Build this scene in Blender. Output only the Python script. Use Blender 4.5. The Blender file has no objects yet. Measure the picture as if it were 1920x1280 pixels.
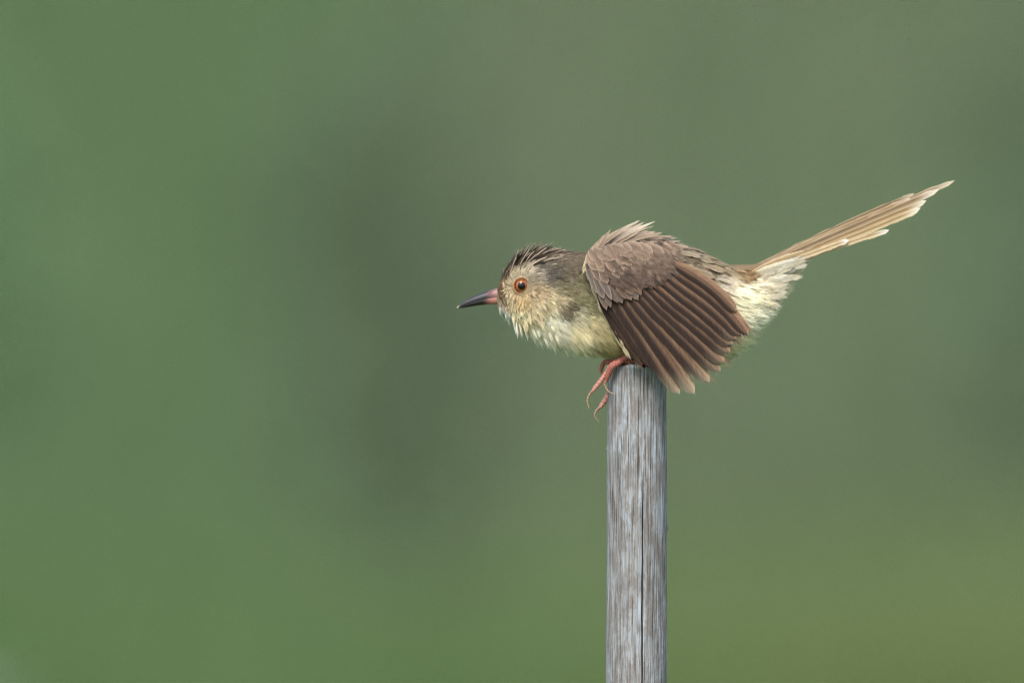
import bpy, math, random
import numpy as np

# ------------------------------------------------------------------ camera, sky, sun, exposure
S = 0.00014                      # metres per photo pixel at the bird (a 13 cm songbird)
X0, Y0, ZTOP = 1195.0, 690.0, 1.20   # pixel of the stake's top centre, and its height above ground
scene = bpy.context.scene
col = scene.collection

cam_d = bpy.data.cameras.new("camera")
cam = bpy.data.objects.new("camera", cam_d); col.objects.link(cam)
cam_d.lens = 600.0; cam_d.sensor_width = 36.0
CAM_DIST = 1920 * S * 600.0 / 36.0          # 4.48 m
cam.location = ((960 - X0) * S, -CAM_DIST, ZTOP + (Y0 - 640) * S)
cam.rotation_euler = (math.radians(90), 0, 0)
cam_d.clip_start = 0.05; cam_d.clip_end = 2000
cam_d.dof.use_dof = True
cam_d.dof.focus_distance = CAM_DIST - 62 * S
cam_d.dof.aperture_fstop = 9.0
scene.camera = cam

SUN_EL, SUN_AZ = math.radians(50), math.radians(194)   # azimuth clockwise from +Y: behind-left of the camera
world = bpy.data.worlds.new("World"); scene.world = world; world.use_nodes = True
wn = world.node_tree.nodes; wl = world.node_tree.links
sky = wn.new("ShaderNodeTexSky"); sky.sky_type = 'NISHITA'; sky.sun_disc = False
sky.sun_elevation = SUN_EL; sky.sun_rotation = SUN_AZ
sky.dust_density = 3.0; sky.air_density = 1.0
wl.new(sky.outputs[0], wn["Background"].inputs[0]); wn["Background"].inputs[1].default_value = 0.13

sun_d = bpy.data.lights.new("sun", 'SUN'); sun_d.energy = 1.5; sun_d.angle = math.radians(25)
sun_d.color = (1.0, 0.96, 0.90)
sun = bpy.data.objects.new("sun", sun_d); col.objects.link(sun)
sd = np.array([math.sin(SUN_AZ) * math.cos(SUN_EL), math.cos(SUN_AZ) * math.cos(SUN_EL), math.sin(SUN_EL)])
from mathutils import Vector
sun.rotation_euler = Vector(-sd).to_track_quat('-Z', 'Y').to_euler()
sun.location = (0, -2, 6)

scene.view_settings.view_transform = 'Standard'
scene.view_settings.look = 'None'
scene.view_settings.exposure = 1.25
scene.view_settings.gamma = 1.0
scene.cycles.use_denoising = True; scene.cycles.denoising_prefilter = 'NONE'
scene.cycles.max_bounces = 4
scene.cycles.transparent_max_bounces = 8
scene.cycles.use_adaptive_sampling = False
scene.cycles.filter_width = 1.0

rng = np.random.default_rng(7)
random.seed(7)

# ------------------------------------------------------------------ helpers
def lin(c):
    c = np.asarray(c, float) / 255.0
    return np.where(c <= 0.04045, c / 12.92, ((c + 0.055) / 1.055) ** 2.4)

K_BIRD = 0.74
def world_pt(a, origin=(0, 0, 0)):
    """(pixel x, pixel y, depth towards viewer in pixel units) -> metres"""
    a = np.asarray(a, float)
    o = np.empty_like(a)
    o[..., 0] = (a[..., 0] - X0) * S - origin[0]
    o[..., 1] = -a[..., 2] * S - origin[1]
    o[..., 2] = ZTOP + (Y0 - a[..., 1]) * S - origin[2]
    return o

def mesh_obj(name, verts, faces, mat, parent=None, colors=None, uv=None, smooth=True, tri3=None):
    me = bpy.data.meshes.new(name)
    verts = np.asarray(verts, np.float32)
    if isinstance(faces, tuple):            # (loop vertex indices, loop totals) given as arrays
        li, lt = faces
        me.vertices.add(len(verts)); me.vertices.foreach_set("co", verts.ravel())
        me.loops.add(len(li)); me.loops.foreach_set("vertex_index", np.asarray(li, np.int32))
        ls = np.concatenate([[0], np.cumsum(lt)[:-1]]).astype(np.int32)
        me.polygons.add(len(lt)); me.polygons.foreach_set("loop_start", ls)
        me.update(calc_edges=True)
    else:
        me.from_pydata([tuple(v) for v in verts], [], [tuple(f) for f in faces])
        me.update()
    if smooth:
        me.polygons.foreach_set("use_smooth", np.ones(len(me.polygons), bool))
    if colors is not None:
        at = me.color_attributes.new("Col", 'FLOAT_COLOR', 'POINT')
        c4 = np.ones((len(verts), 4), np.float32); c4[:, :3] = colors
        at.data.foreach_set("color", c4.ravel())
    if uv is not None:
        ul = me.uv_layers.new(name="UVMap")
        vi = np.empty(len(me.loops), np.int32); me.loops.foreach_get("vertex_index", vi)
        ul.data.foreach_set("uv", np.asarray(uv, np.float32)[vi].ravel())
    me.materials.append(mat)
    me.validate()
    ob = bpy.data.objects.new(name, me); col.objects.link(ob)
    if parent is not None: ob.parent = parent
    return ob

def tag(o, label=None, cat=None, group=None, kind=None):
    if label: o["label"] = label
    if cat: o["category"] = cat
    if group: o["group"] = group
    if kind: o["kind"] = kind
    return o

def new_mat(name):
    m = bpy.data.materials.new(name); m.use_nodes = True
    nt = m.node_tree; b = nt.nodes["Principled BSDF"]
    return m, nt, b

def ramp(nt, stops):
    r = nt.nodes.new("ShaderNodeValToRGB")
    e = r.color_ramp.elements
    e[0].position, e[0].color = stops[0][0], (*stops[0][1], 1)
    e[1].position, e[1].color = stops[-1][0], (*stops[-1][1], 1)
    for p, c in stops[1:-1]:
        k = e.new(p); k.color = (*c, 1)
    return r

def grid_faces(nu, nv, wrap=False):
    f = []
    for i in range(nu - 1):
        for j in range(nv if wrap else nv - 1):
            j2 = (j + 1) % nv
            f.append((i * nv + j, i * nv + j2, (i + 1) * nv + j2, (i + 1) * nv + j))
    return f

# ------------------------------------------------------------------ materials of the bird
def plumage_material(name, transl=0.38):
    m, nt, b = new_mat(name)
    N, L = nt.nodes, nt.links
    a = N.new("ShaderNodeVertexColor"); a.layer_name = "Col"
    L.new(a.outputs[0], b.inputs["Base Color"])
    b.inputs["Roughness"].default_value = 0.75
    b.inputs["Specular IOR Level"].default_value = 0.2
    t = N.new("ShaderNodeBsdfTranslucent"); L.new(a.outputs[0], t.inputs[0])
    mx = N.new("ShaderNodeMixShader"); mx.inputs[0].default_value = transl
    L.new(b.outputs[0], mx.inputs[1]); L.new(t.outputs[0], mx.inputs[2])
    L.new(mx.outputs[0], N["Material Output"].inputs[0])
    return m

def vane_material(name, transl=0.12, barbs=95.0):
    """big feathers: vertex colour, fine barbs running obliquely off the shaft"""
    m, nt, b = new_mat(name)
    N, L = nt.nodes, nt.links
    a = N.new("ShaderNodeVertexColor"); a.layer_name = "Col"
    uv = N.new("ShaderNodeUVMap"); sp = N.new("ShaderNodeSeparateXYZ"); L.new(uv.outputs[0], sp.inputs[0])
    ab = N.new("ShaderNodeMath"); ab.operation = 'ABSOLUTE'; L.new(sp.outputs[1], ab.inputs[0])
    m1 = N.new("ShaderNodeMath"); m1.operation = 'MULTIPLY_ADD'
    m1.inputs[1].default_value = -0.14; L.new(ab.outputs[0], m1.inputs[0]); L.new(sp.outputs[0], m1.inputs[2])
    m2 = N.new("ShaderNodeMath"); m2.operation = 'MULTIPLY'; m2.inputs[1].default_value = barbs; L.new(m1.outputs[0], m2.inputs[0])
    oi = N.new("ShaderNodeObjectInfo")
    m3 = N.new("ShaderNodeMath"); m3.operation = 'MULTIPLY'; m3.inputs[1].default_value = 57.0; L.new(oi.outputs["Random"], m3.inputs[0])
    cb = N.new("ShaderNodeCombineXYZ")
    L.new(m2.outputs[0], cb.inputs[0]); L.new(sp.outputs[1], cb.inputs[1]); L.new(m3.outputs[0], cb.inputs[2])
    nz = N.new("ShaderNodeTexNoise"); nz.inputs["Scale"].default_value = 1.0; nz.inputs["Detail"].default_value = 3
    nz.inputs["Roughness"].default_value = 0.65
    L.new(cb.outputs[0], nz.inputs["Vector"])
    rp = ramp(nt, [(0.25, (0.50, 0.50, 0.50)), (0.75, (1.45, 1.42, 1.38))]); L.new(nz.outputs[0], rp.inputs[0])
    mu = N.new("ShaderNodeMix"); mu.data_type = 'RGBA'; mu.blend_type = 'MULTIPLY'; mu.inputs[0].default_value = 1
    L.new(a.outputs[0], mu.inputs[6]); L.new(rp.outputs[0], mu.inputs[7])
    L.new(mu.outputs[2], b.inputs["Base Color"])
    bp = N.new("ShaderNodeBump"); bp.inputs["Strength"].default_value = 0.35; bp.inputs["Distance"].default_value = 0.0002
    L.new(nz.outputs[0], bp.inputs["Height"]); L.new(bp.outputs[0], b.inputs["Normal"])
    b.inputs["Roughness"].default_value = 0.7
    b.inputs["Specular IOR Level"].default_value = 0.12
    t = N.new("ShaderNodeBsdfTranslucent"); L.new(mu.outputs[2], t.inputs[0])
    mx = N.new("ShaderNodeMixShader"); mx.inputs[0].default_value = transl
    L.new(b.outputs[0], mx.inputs[1]); L.new(t.outputs[0], mx.inputs[2])
    L.new(mx.outputs[0], N["Material Output"].inputs[0])
    return m

M_PLUM = plumage_material("plumage")
M_VANE = vane_material("vane")
M_TAIL = vane_material("tail_vane", transl=0.3, barbs=140.0)

# ------------------------------------------------------------------ ground: a meadow that rises into a grassy bank
def bank_z(y):
    k = np.clip((np.asarray(y, float) - 8.5) / 17.0, 0, 1)
    return 4.6 * k * k * (3 - 2 * k)
def ground_material():
    m, nt, b = new_mat("meadow")
    N, L = nt.nodes, nt.links
    tc = N.new("ShaderNodeTexCoord")
    n1 = N.new("ShaderNodeTexNoise"); n1.inputs["Scale"].default_value = 1.1; n1.inputs["Detail"].default_value = 3
    n2 = N.new("ShaderNodeTexNoise"); n2.inputs["Scale"].default_value = 26.0; n2.inputs["Detail"].default_value = 6
    for n in (n1, n2): L.new(tc.outputs["Object"], n.inputs["Vector"])
    r1 = ramp(nt, [(0.35, (0.085, 0.145, 0.062)), (0.5, (0.10, 0.148, 0.075)), (0.65, (0.118, 0.152, 0.088))])
    L.new(n1.outputs[0], r1.inputs[0])
    r2 = ramp(nt, [(0.3, (0.6, 0.6, 0.6)), (0.7, (1.3, 1.3, 1.3))]); L.new(n2.outputs[0], r2.inputs[0])
    mu = N.new("ShaderNodeMix"); mu.data_type = 'RGBA'; mu.blend_type = 'MULTIPLY'; mu.inputs[0].default_value = 1
    L.new(r1.outputs[0], mu.inputs[6]); L.new(r2.outputs[0], mu.inputs[7]); L.new(mu.outputs[2], b.inputs["Base Color"])
    b.inputs["Roughness"].default_value = 0.95; b.inputs["Specular IOR Level"].default_value = 0.1
    return m
gx = np.linspace(-1, 1, 61); gx = np.sign(gx) * np.abs(gx) ** 2.4 * 800
gy = np.unique(np.concatenate([gx, np.linspace(6, 28, 67)]))
GX, GY = np.meshgrid(gx, gy, indexing='ij')
GZ = bank_z(GY) + np.where(np.abs(GX) + np.abs(GY) > 3, 0.04 * np.sin(GX * 1.3 + .4) * np.cos(GY * 0.9), 0)
g = mesh_obj("ground", np.stack([GX, GY, GZ], -1).reshape(-1, 3), grid_faces(len(gx), len(gy)), ground_material()); tag(g, kind="structure")

# ------------------------------------------------------------------ vegetation behind (far out of focus)
def leaf_material(name, c, var=0.25):
    m, nt, b = new_mat(name)
    N, L = nt.nodes, nt.links
    tc = N.new("ShaderNodeTexCoord")
    nz = N.new("ShaderNodeTexNoise"); nz.inputs["Scale"].default_value = 9.0; nz.inputs["Detail"].default_value = 2
    L.new(tc.outputs["Object"], nz.inputs["Vector"])
    c = np.array(c)
    rp = ramp(nt, [(0.3, tuple(c * (1 - var))), (0.7, tuple(c * (1 + var)))]); L.new(nz.outputs[0], rp.inputs[0])
    L.new(rp.outputs[0], b.inputs["Base Color"]); b.inputs["Roughness"].default_value = 0.55
    t = N.new("ShaderNodeBsdfTranslucent"); L.new(rp.outputs[0], t.inputs[0])
    mx = N.new("ShaderNodeMixShader"); mx.inputs[0].default_value = 0.35
    L.new(b.outputs[0], mx.inputs[1]); L.new(t.outputs[0], mx.inputs[2]); L.new(mx.outputs[0], N["Material Output"].inputs[0])
    return m

def leaf_cloud(centres, radii, n, size, r):
    """leaf blades (folded diamonds, 4 triangles) in clumps round many twig ends"""
    k = r.integers(0, len(centres), n)
    d = r.normal(size=(n, 3)); d /= np.linalg.norm(d, axis=1)[:, None]
    p = centres[k] + d * (radii[k] * r.uniform(0.25, 1.0, n) ** 0.6)[:, None]
    a = r.normal(size=(n, 3)) + np.array([0, 0, -0.3]); a /= np.linalg.norm(a, axis=1)[:, None]
    up = d + np.array([0, 0, 0.9]) + 0.4 * r.normal(size=(n, 3))
    b = np.cross(a, up); b /= np.linalg.norm(b, axis=1)[:, None] + 1e-9
    nn = np.cross(b, a)
    L = (size * r.uniform(0.6, 1.3, n))[:, None]
    v = np.stack([p, p + a * L * .45 + b * L * .22 + nn * L * .06, p + a * L, p + a * L * .45 - b * L * .22 + nn * L * .06,
                  p + a * L * .5], axis=1)
    i0 = (np.arange(n) * 5)[:, None]
    t = np.array([[0, 1, 4], [1, 2, 4], [2, 3, 4], [3, 0, 4]]).ravel()[None, :] + i0
    return v.reshape(-1, 3), (t.ravel(), np.full(n * 4, 3))

def tube(path, radii, nseg=8):
    path = np.asarray(path, float); n = len(path)
    tang = np.gradient(path, axis=0); tang /= np.linalg.norm(tang, axis=1)[:, None] + 1e-12
    ref = np.array([0.31, 0.83, 0.47])
    v = []
    for i in range(n):
        a = np.cross(tang[i], ref); a /= np.linalg.norm(a); b = np.cross(tang[i], a)
        for j in range(nseg):
            th = 2 * math.pi * j / nseg
            v.append(path[i] + radii[i] * (a * math.cos(th) + b * math.sin(th)))
    f = grid_faces(n, nseg, wrap=True)
    f.append(tuple(range(nseg))[::-1]); f.append(tuple((n - 1) * nseg + j for j in range(nseg)))
    return np.array(v), f

def join_parts(parts):
    V, F, o = [], [], 0
    for v, f in parts:
        V.append(v); F += [tuple(i + o for i in q) for q in f]; o += len(v)
    return np.concatenate(V), F

M_BARK, nt_, b_ = new_mat("twig_bark"); b_.inputs["Base Color"].default_value = (0.075, 0.08, 0.05, 1); b_.inputs["Roughness"].default_value = 0.9

def shrub(name, label, x, y, w, h, colr, seed, n=9000, leaf=0.06, clumps=70, var=0.25, low=0.1):
    r = np.random.default_rng(seed)
    e = bpy.data.objects.new(name, None); col.objects.link(e); e.location = (x, y, float(bank_z(y)) - 0.03)
    tag(e, label, "shrub", "shrubs far behind the bird")
    c = r.normal(size=(clumps, 3)); c /= np.linalg.norm(c, axis=1)[:, None]
    c *= r.uniform(0.45, 1.0, clumps)[:, None] ** 0.5
    c = c * np.array([w / 2, w / 2.4, h / 2 * (1 - low)]) + np.array([0, 0, h * (0.5 + low / 2)])
    rad = r.uniform(0.12, 0.24, clumps) * (w / 1.2)
    v, f = leaf_cloud(c, rad, n, leaf, r)
    v[:, 2] = np.maximum(v[:, 2], 0.02)
    mesh_obj("crown", v, f, leaf_material(name + "_leaves", colr, var), e, smooth=False)
    parts = []
    for i in range(7):
        tip = c[r.integers(0, clumps)]
        base = np.array([r.normal() * .05, r.normal() * .05, -0.02])
        mid = base * .4 + tip * .6; mid[:2] *= 0.7
        ts = np.linspace(0, 1, 7)[:, None]
        pth = (1 - ts) ** 2 * base + 2 * ts * (1 - ts) * mid + ts ** 2 * tip
        parts.append(tube(pth, np.linspace(0.016, 0.004, 7), 6))
    v, f = join_parts(parts)
    mesh_obj("stem", v, f, M_BARK, e)
    return e

CX = (960 - X0) * S
def at_view(px, D):            # lateral position, D metres from the camera, of photo column px
    return CX + (px - 960) / 1920 * 0.06 * D
SHRUBS = [
    # px, D, width, height, colour, label
    ("leafy_bush", -230, 16.2, 0.30, 1.20, (0.150, 0.250, 0.110), "fresh green leafy bush blurred on the bank ahead of the bill"),
    ("upright_bush", 740, 16.0, 0.18, 1.18, (0.135, 0.195, 0.110), "dark green upright bush blurred between the fresh green bush and the bird"),
    ("dense_bush", 2080, 16.4, 0.30, 1.25, (0.115, 0.185, 0.092), "deep green bush blurred beyond the tip of the tail"),
    ("low_bush", -60, 15.2, 0.22, 0.84, (0.115, 0.175, 0.072), "low dark bush at the foot of the fresh green bush"),
]
for i, (nm, px, D, w, h, c, lab) in enumerate(SHRUBS):
    shrub(nm, lab, at_view(px, D), D - CAM_DIST, w, h, c, 30 + i, n=(750 if nm == 'upright_bush' else 1300), leaf=0.05, clumps=50, low=(.4 if nm == 'upright_bush' else .1))

# a far wood that reads as one mass: closes the view
r = np.random.default_rng(99)
nC = 420
cc = np.stack([r.uniform(-16, 16, nC), r.uniform(34, 39, nC), r.uniform(4.8, 12.5, nC)], 1)
v, f = leaf_cloud(cc, r.uniform(0.6, 1.3, nC), 60000, 0.2, r)
v[:, 2] = np.maximum(v[:, 2], 4.62)
wood = mesh_obj("far_wood", v, f, leaf_material("far_leaves", (0.12, 0.16, 0.09)), smooth=False)
tag(wood, "soft green mass of far-off trees behind the shrubs", "wood", kind="stuff")

# tall meadow grass in front of the shrubs
def grass(name, label, n, x0, x1, y0, y1, h0, h1, c, seed, hx=None):
    r = np.random.default_rng(seed)
    p = np.stack([r.uniform(x0, x1, n), r.uniform(y0, y1, n), np.zeros(n)], 1); p[:, 2] = bank_z(p[:, 1]) - .01
    h = r.uniform(h0, h1, n)
    if hx is not None: h *= hx(p[:, 0])
    a = r.uniform(0, 2 * math.pi, n); lean = r.uniform(0.05, 0.35, n) * h
    dirv = np.stack([np.cos(a), np.sin(a), np.zeros(n)], 1)
    a2 = a + math.pi / 2 + r.uniform(-.8, .8, n)
    wv = np.stack([np.cos(a2), np.sin(a2), np.zeros(n)], 1) * r.uniform(0.003, 0.006, n)[:, None]
    m = p + dirv * (lean * .3)[:, None] + np.array([0, 0, 1.0]) * (h * .6)[:, None]
    t = p + dirv * lean[:, None] + np.array([0, 0, 1.0]) * h[:, None]
    V = np.stack([p - wv, p + wv, m + wv * .8, m - wv * .8, t], 1).reshape(-1, 3)
    i0 = (np.arange(n) * 5)[:, None]
    li = np.concatenate([np.array([[0, 1, 2, 3]]) + i0, np.array([[3, 2, 4]]) + i0], 1).ravel()
    ob = mesh_obj(name, V, (li, np.tile([4, 3], n)), leaf_material(name + "_" + str(seed), c), smooth=False)
    return tag(ob, label, "grass", kind="stuff")
XS = at_view(800, 18)
grass("bank_grass", "short fresh green grass covering the bank ahead of the bill, out of focus", 66000, -6.0, XS, 9.0, 16.5, 0.10, 0.24, (0.124, 0.198, 0.086), 5)
grass("olive_grass", "short grey-olive grass covering the bank behind the bird's body and tail, out of focus", 64000, XS, 5.5, 9.0, 16.5, 0.10, 0.24, (0.140, 0.186, 0.098), 9)
grass("meadow_grass", "lush green grass at the foot of the bank, blurred below the bird", 36000, -3.2, 2.6, 8.0, 10.0, 0.80, 1.08,
      (0.106, 0.180, 0.054), 8)
grass("yellow_grass", "yellow-green tall grass blurred beside the lower part of the stake", 9000, 0.08, 1.4, 8.0, 9.4, 0.85, 1.10,
      (0.165, 0.212, 0.066), 6)

# a white flower head on a tall stalk, far out of focus
fl_root = bpy.data.objects.new("white_flower", None); col.objects.link(fl_root)
FD = 8.0
fl_root.location = (at_view(-75, FD), FD - CAM_DIST, 0)
tag(fl_root, "pale white flower head on a tall stalk, wholly blurred", "flower")
fz = ZTOP + (Y0 - 640) * S - (1340 - 640) / 1920 * 0.06 * FD
M_WHITE, _n, _b = new_mat("petal"); _b.inputs["Base Color"].default_value = (.5, .58, .58, 1); _b.inputs["Roughness"].default_value = .7
M_STEM, _n, _b = new_mat("flower_stem"); _b.inputs["Base Color"].default_value = (.08, .13, .05, 1)
v, f = tube(np.array([(0.02, 0, -.02), (0.012, .01, fz * .5), (0, 0, fz)]), [.003, .0025, .002], 8); mesh_obj("stem", v, f, M_STEM, fl_root)
r = np.random.default_rng(12)
for k in range(18):
    rr = .024 * math.sqrt(k / 18); aa = k * 2.4
    c0 = np.array([rr * math.cos(aa), rr * math.sin(aa), fz + .008 - 6 * rr * rr])
    vv, f_ = [c0 + np.array([0, 0, .002])], []
    for j in range(10):
        R_ = .0065 if j % 2 == 0 else .003
        vv.append(c0 + np.array([R_ * math.cos(j * .628), R_ * math.sin(j * .628), .001 * (j % 2)]))
    f_ = [(0, j + 1, (j + 1) % 10 + 1) for j in range(10)]
    mesh_obj("floret", np.array(vv), f_, M_WHITE, fl_root)

# ------------------------------------------------------------------ wooden stake
def stake():
    r = np.random.default_rng(3)
    nc = 560
    zs = np.concatenate([np.linspace(0, 640, 230), np.linspace(660, (ZTOP / S) + 60, 40)[0:]])   # px below the top
    th = np.linspace(0, 2 * math.pi, nc, endpoint=False)           # angle 0 faces the camera, + to picture right
    R = 56.0 + 2.0 * np.clip(zs / 600, 0, 1.4)[:, None] + np.zeros((1, nc))
    # slow out-of-roundness
    R = R + 0.8 * np.sin(2 * th + 1.0) + 0.5 * np.sin(3 * th + zs[:, None] / 310.0) + 0.35 * np.sin(zs[:, None] / 47.0 + th * 2)
    # long grain grooves, each a stretch of the stake
    groove = np.zeros_like(R)
    for k in range(330):
        t0 = r.uniform(-math.pi, math.pi); wid = r.uniform(0.5, 1.1) / 57.0
        z0 = r.uniform(-80, 640); ln = r.uniform(40, 260); dep = r.uniform(0.25, 1.1)
        dt = (th[None, :] - t0 - 0.012 * np.sin(zs[:, None] / 70.0 + k) + math.pi) % (2 * math.pi) - math.pi
        zz = np.clip(1 - ((zs - z0 - ln / 2) / (ln / 2)) ** 2, 0, 1) ** 0.5
        groove += dep * np.exp(-(dt / wid) ** 2) * zz[:, None]
    # the two long drying cracks
    def crack(px, z0, z1, dep, wid):
        t0 = math.asin((px - X0) / 57.0) + 0.006 * np.sin(zs / 40.0) + 0.003 * np.sin(zs / 11.0)
        dt = (th[None, :] - t0[:, None] + math.pi) % (2 * math.pi) - math.pi
        zz = np.clip((zs - z0) / 60.0, 0, 1) * np.clip((z1 - zs) / 60.0, 0, 1)
        return dep * np.exp(-np.abs(dt / (wid / 57.0)) ** 3) * zz[:, None]
    groove += crack(1205, 215, 4000, 7.5, 1.1) + crack(1221, 60, 385, 3.0, 0.8) + crack(1197, 5, 230, 2.2, 0.8) + crack(1173, 0, 60, 2.5, 0.9)
    R = R - groove
    # small splinters / lichen nubs on the rim of the silhouette
    def nub(side, z, h, amp):
        dt = (th[None, :] - side + math.pi) % (2 * math.pi) - math.pi
        return amp * np.exp(-(dt / 0.09) ** 2 - ((zs[:, None] - z) / h) ** 2)
    R += nub(math.pi / 2, 302, 6, 3.5) + nub(-math.pi / 2, 153, 3, 3.0) + nub(-0.75, 318, 5, 1.2) + nub(math.pi / 2, 285, 9, 1.5)
    px = X0 + R * np.sin(th)[None, :] - 0.012 * zs[:, None] * 0.25
    d = R * np.cos(th)[None, :]
    chip = np.exp(-((((th + .1 + math.pi) % (2 * math.pi)) - math.pi) / .28) ** 4)
    top_un = -3.2 * chip + 1.6 * np.sin(3 * th + 0.5) + 1.2 * np.sin(7 * th) + 0.9 * r.normal(size=nc) 
    py = Y0 - 3.0 + zs[:, None] + np.exp(-zs[:, None] / 6.0) * top_un[None, :]
    P = np.stack([px, py, d], -1).reshape(-1, 3)
    gcol = np.clip(1 - groove * 0.2, 0.15, 1).reshape(-1)
    gcol = gcol * (1 - .65 * np.clip(nub(math.pi / 2, 302, 7, 1.2), 0, 1)).reshape(-1)
    n = len(zs)
    F = grid_faces(n, nc, wrap=True)
    # top face: concentric rings, slightly domed, with fibre relief
    rings = [0.93, 0.75, 0.5, 0.25, 0.04]
    ext = []
    base = len(P)
    for q, rr in enumerate(rings):
        pr = X0 + R[0] * rr * np.sin(th); dr = R[0] * rr * np.cos(th)
        yr = Y0 - 3.0 - (1.6 if q == 0 else 0.6) + top_un * (0.9 if q == 0 else 0.3) + r.normal(size=nc) * 0.25
        ext.append(np.stack([pr, yr, dr], -1))
        a0 = 0 if q == 0 else base + (q - 1) * nc
        b0 = base + q * nc
        F += [(a0 + j, b0 + j, b0 + (j + 1) % nc, a0 + (j + 1) % nc) for j in range(nc)]
    P = np.concatenate([P] + ext)
    F.append(tuple(base + 4 * nc + j for j in range(nc)))
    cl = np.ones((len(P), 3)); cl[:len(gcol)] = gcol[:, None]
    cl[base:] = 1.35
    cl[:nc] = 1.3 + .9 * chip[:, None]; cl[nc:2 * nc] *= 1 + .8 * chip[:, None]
    m, nt, b = new_mat("weathered_wood")
    N, L = nt.nodes, nt.links
    tc = N.new("ShaderNodeTexCoord")
    mp = N.new("ShaderNodeMapping"); mp.inputs["Scale"].default_value = (1900, 1900, 70); L.new(tc.outputs["Object"], mp.inputs[0])
    n1 = N.new("ShaderNodeTexNoise"); n1.inputs["Scale"].default_value = 1.0; n1.inputs["Detail"].default_value = 7; n1.inputs["Roughness"].default_value = 0.68
    L.new(mp.outputs[0], n1.inputs["Vector"])
    r1 = ramp(nt, [(0.30, tuple(lin((120, 114, 108)) * 0.66)), (0.45, tuple(lin((140, 136, 132)) * 0.66)), (0.55, tuple(lin((152, 153, 154)) * 0.66)), (0.68, tuple(lin((172, 182, 190)) * 0.66))])
    L.new(n1.outputs[0], r1.inputs[0])
    mp2 = N.new("ShaderNodeMapping"); mp2.inputs["Scale"].default_value = (2600, 2600, 95); L.new(tc.outputs["Object"], mp2.inputs[0])
    n2 = N.new("ShaderNodeTexNoise"); n2.inputs["Scale"].default_value = 1.0; n2.inputs["Detail"].default_value = 4; L.new(mp2.outputs[0], n2.inputs["Vector"])
    r2 = ramp(nt, [(0.34, (0.45, 0.44, 0.43)), (0.45, (0.98, 0.98, 0.98)), (0.7, (1.16, 1.16, 1.16))]); L.new(n2.outputs[0], r2.inputs[0])
    a = N.new("ShaderNodeVertexColor"); a.layer_name = "Col"
    x1 = N.new("ShaderNodeMix"); x1.data_type = 'RGBA'; x1.blend_type = 'MULTIPLY'; x1.inputs[0].default_value = 1
    L.new(r1.outputs[0], x1.inputs[6]); L.new(r2.outputs[0], x1.inputs[7])
    mp3 = N.new("ShaderNodeMapping"); mp3.inputs["Scale"].default_value = (430, 430, 150); L.new(tc.outputs["Object"], mp3.inputs[0])
    n3 = N.new("ShaderNodeTexNoise"); n3.inputs["Scale"].default_value = 1.0; n3.inputs["Detail"].default_value = 5; n3.inputs["Roughness"].default_value = .75; L.new(mp3.outputs[0], n3.inputs["Vector"])
    r3 = ramp(nt, [(0.43, (0.80, 0.77, 0.75)), (0.5, (0.96, 0.96, 0.96)), (0.555, (1.14, 1.22, 1.28))]); L.new(n3.outputs[0], r3.inputs[0])
    x3 = N.new("ShaderNodeMix"); x3.data_type = 'RGBA'; x3.blend_type = 'MULTIPLY'; x3.inputs[0].default_value = 1
    L.new(x1.outputs[2], x3.inputs[6]); L.new(r3.outputs[0], x3.inputs[7]); x1 = x3
    x2 = N.new("ShaderNodeMix"); x2.data_type = 'RGBA'; x2.blend_type = 'MULTIPLY'; x2.inputs[0].default_value = 1
    L.new(x1.outputs[2], x2.inputs[6]); L.new(a.outputs[0], x2.inputs[7])
    L.new(x2.outputs[2], b.inputs["Base Color"])
    b.inputs["Roughness"].default_value = 0.8; b.inputs["Specular IOR Level"].default_value = 0.25
    bp = N.new("ShaderNodeBump"); bp.inputs["Strength"].default_value = 0.6; bp.inputs["Distance"].default_value = 0.0003
    L.new(n2.outputs[0], bp.inputs["Height"]); L.new(bp.outputs[0], b.inputs["Normal"])
    ob = mesh_obj("wooden_stake", world_pt(P), F, m, colors=cl)
    tag(ob, "weathered grey round wooden stake with a long drying crack, under the bird's feet", "stake")
stake()

# ------------------------------------------------------------------ THE BIRD
ROOT = world_pt(np.array([1165., 684., 40.]))
bird = bpy.data.objects.new("songbird", None); col.objects.link(bird); bird.location = ROOT
tag(bird, "small brown and cream songbird with drooped fanned wing and raised tail, crouching on the stake", "bird")
def LW(a): return world_pt(a, ROOT)

# --- body: vertical slices (x, top, bottom, half width)
SL = np.array([
 (931, 547, 569, 9), (936, 536, 577, 20), (946, 515, 588, 31), (958, 499, 598, 38), (972, 487, 607, 43),
 (990, 478, 616, 46), (1010, 473, 625, 48), (1035, 471, 634, 51), (1060, 473, 642, 57), (1090, 475, 649, 66),
 (1120, 468, 655, 76), (1150, 460, 661, 84), (1190, 454, 667, 88), (1230, 452, 675, 88), (1270, 458, 682, 84),
 (1310, 472, 676, 76), (1340, 486, 663, 67), (1370, 500, 642, 58), (1395, 507, 622, 50), (1412, 506, 604, 40),
 (1440, 498, 568, 25), (1465, 489, 538, 16), (1490, 481, 514, 10), (1505, 478, 496, 5)], float)

def smooth_interp(x, xp, fp):
    """monotone-ish cubic (Catmull-Rom tangents)"""
    m = np.gradient(fp, xp)
    i = np.clip(np.searchsorted(xp, x) - 1, 0, len(xp) - 2)
    h = xp[i + 1] - xp[i]; t = (x - xp[i]) / h
    return ((2*t**3 - 3*t**2 + 1) * fp[i] + (t**3 - 2*t**2 + t) * h * m[i] + (-2*t**3 + 3*t**2) * fp[i+1] + (t**3 - t**2) * h * m[i+1])

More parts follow.
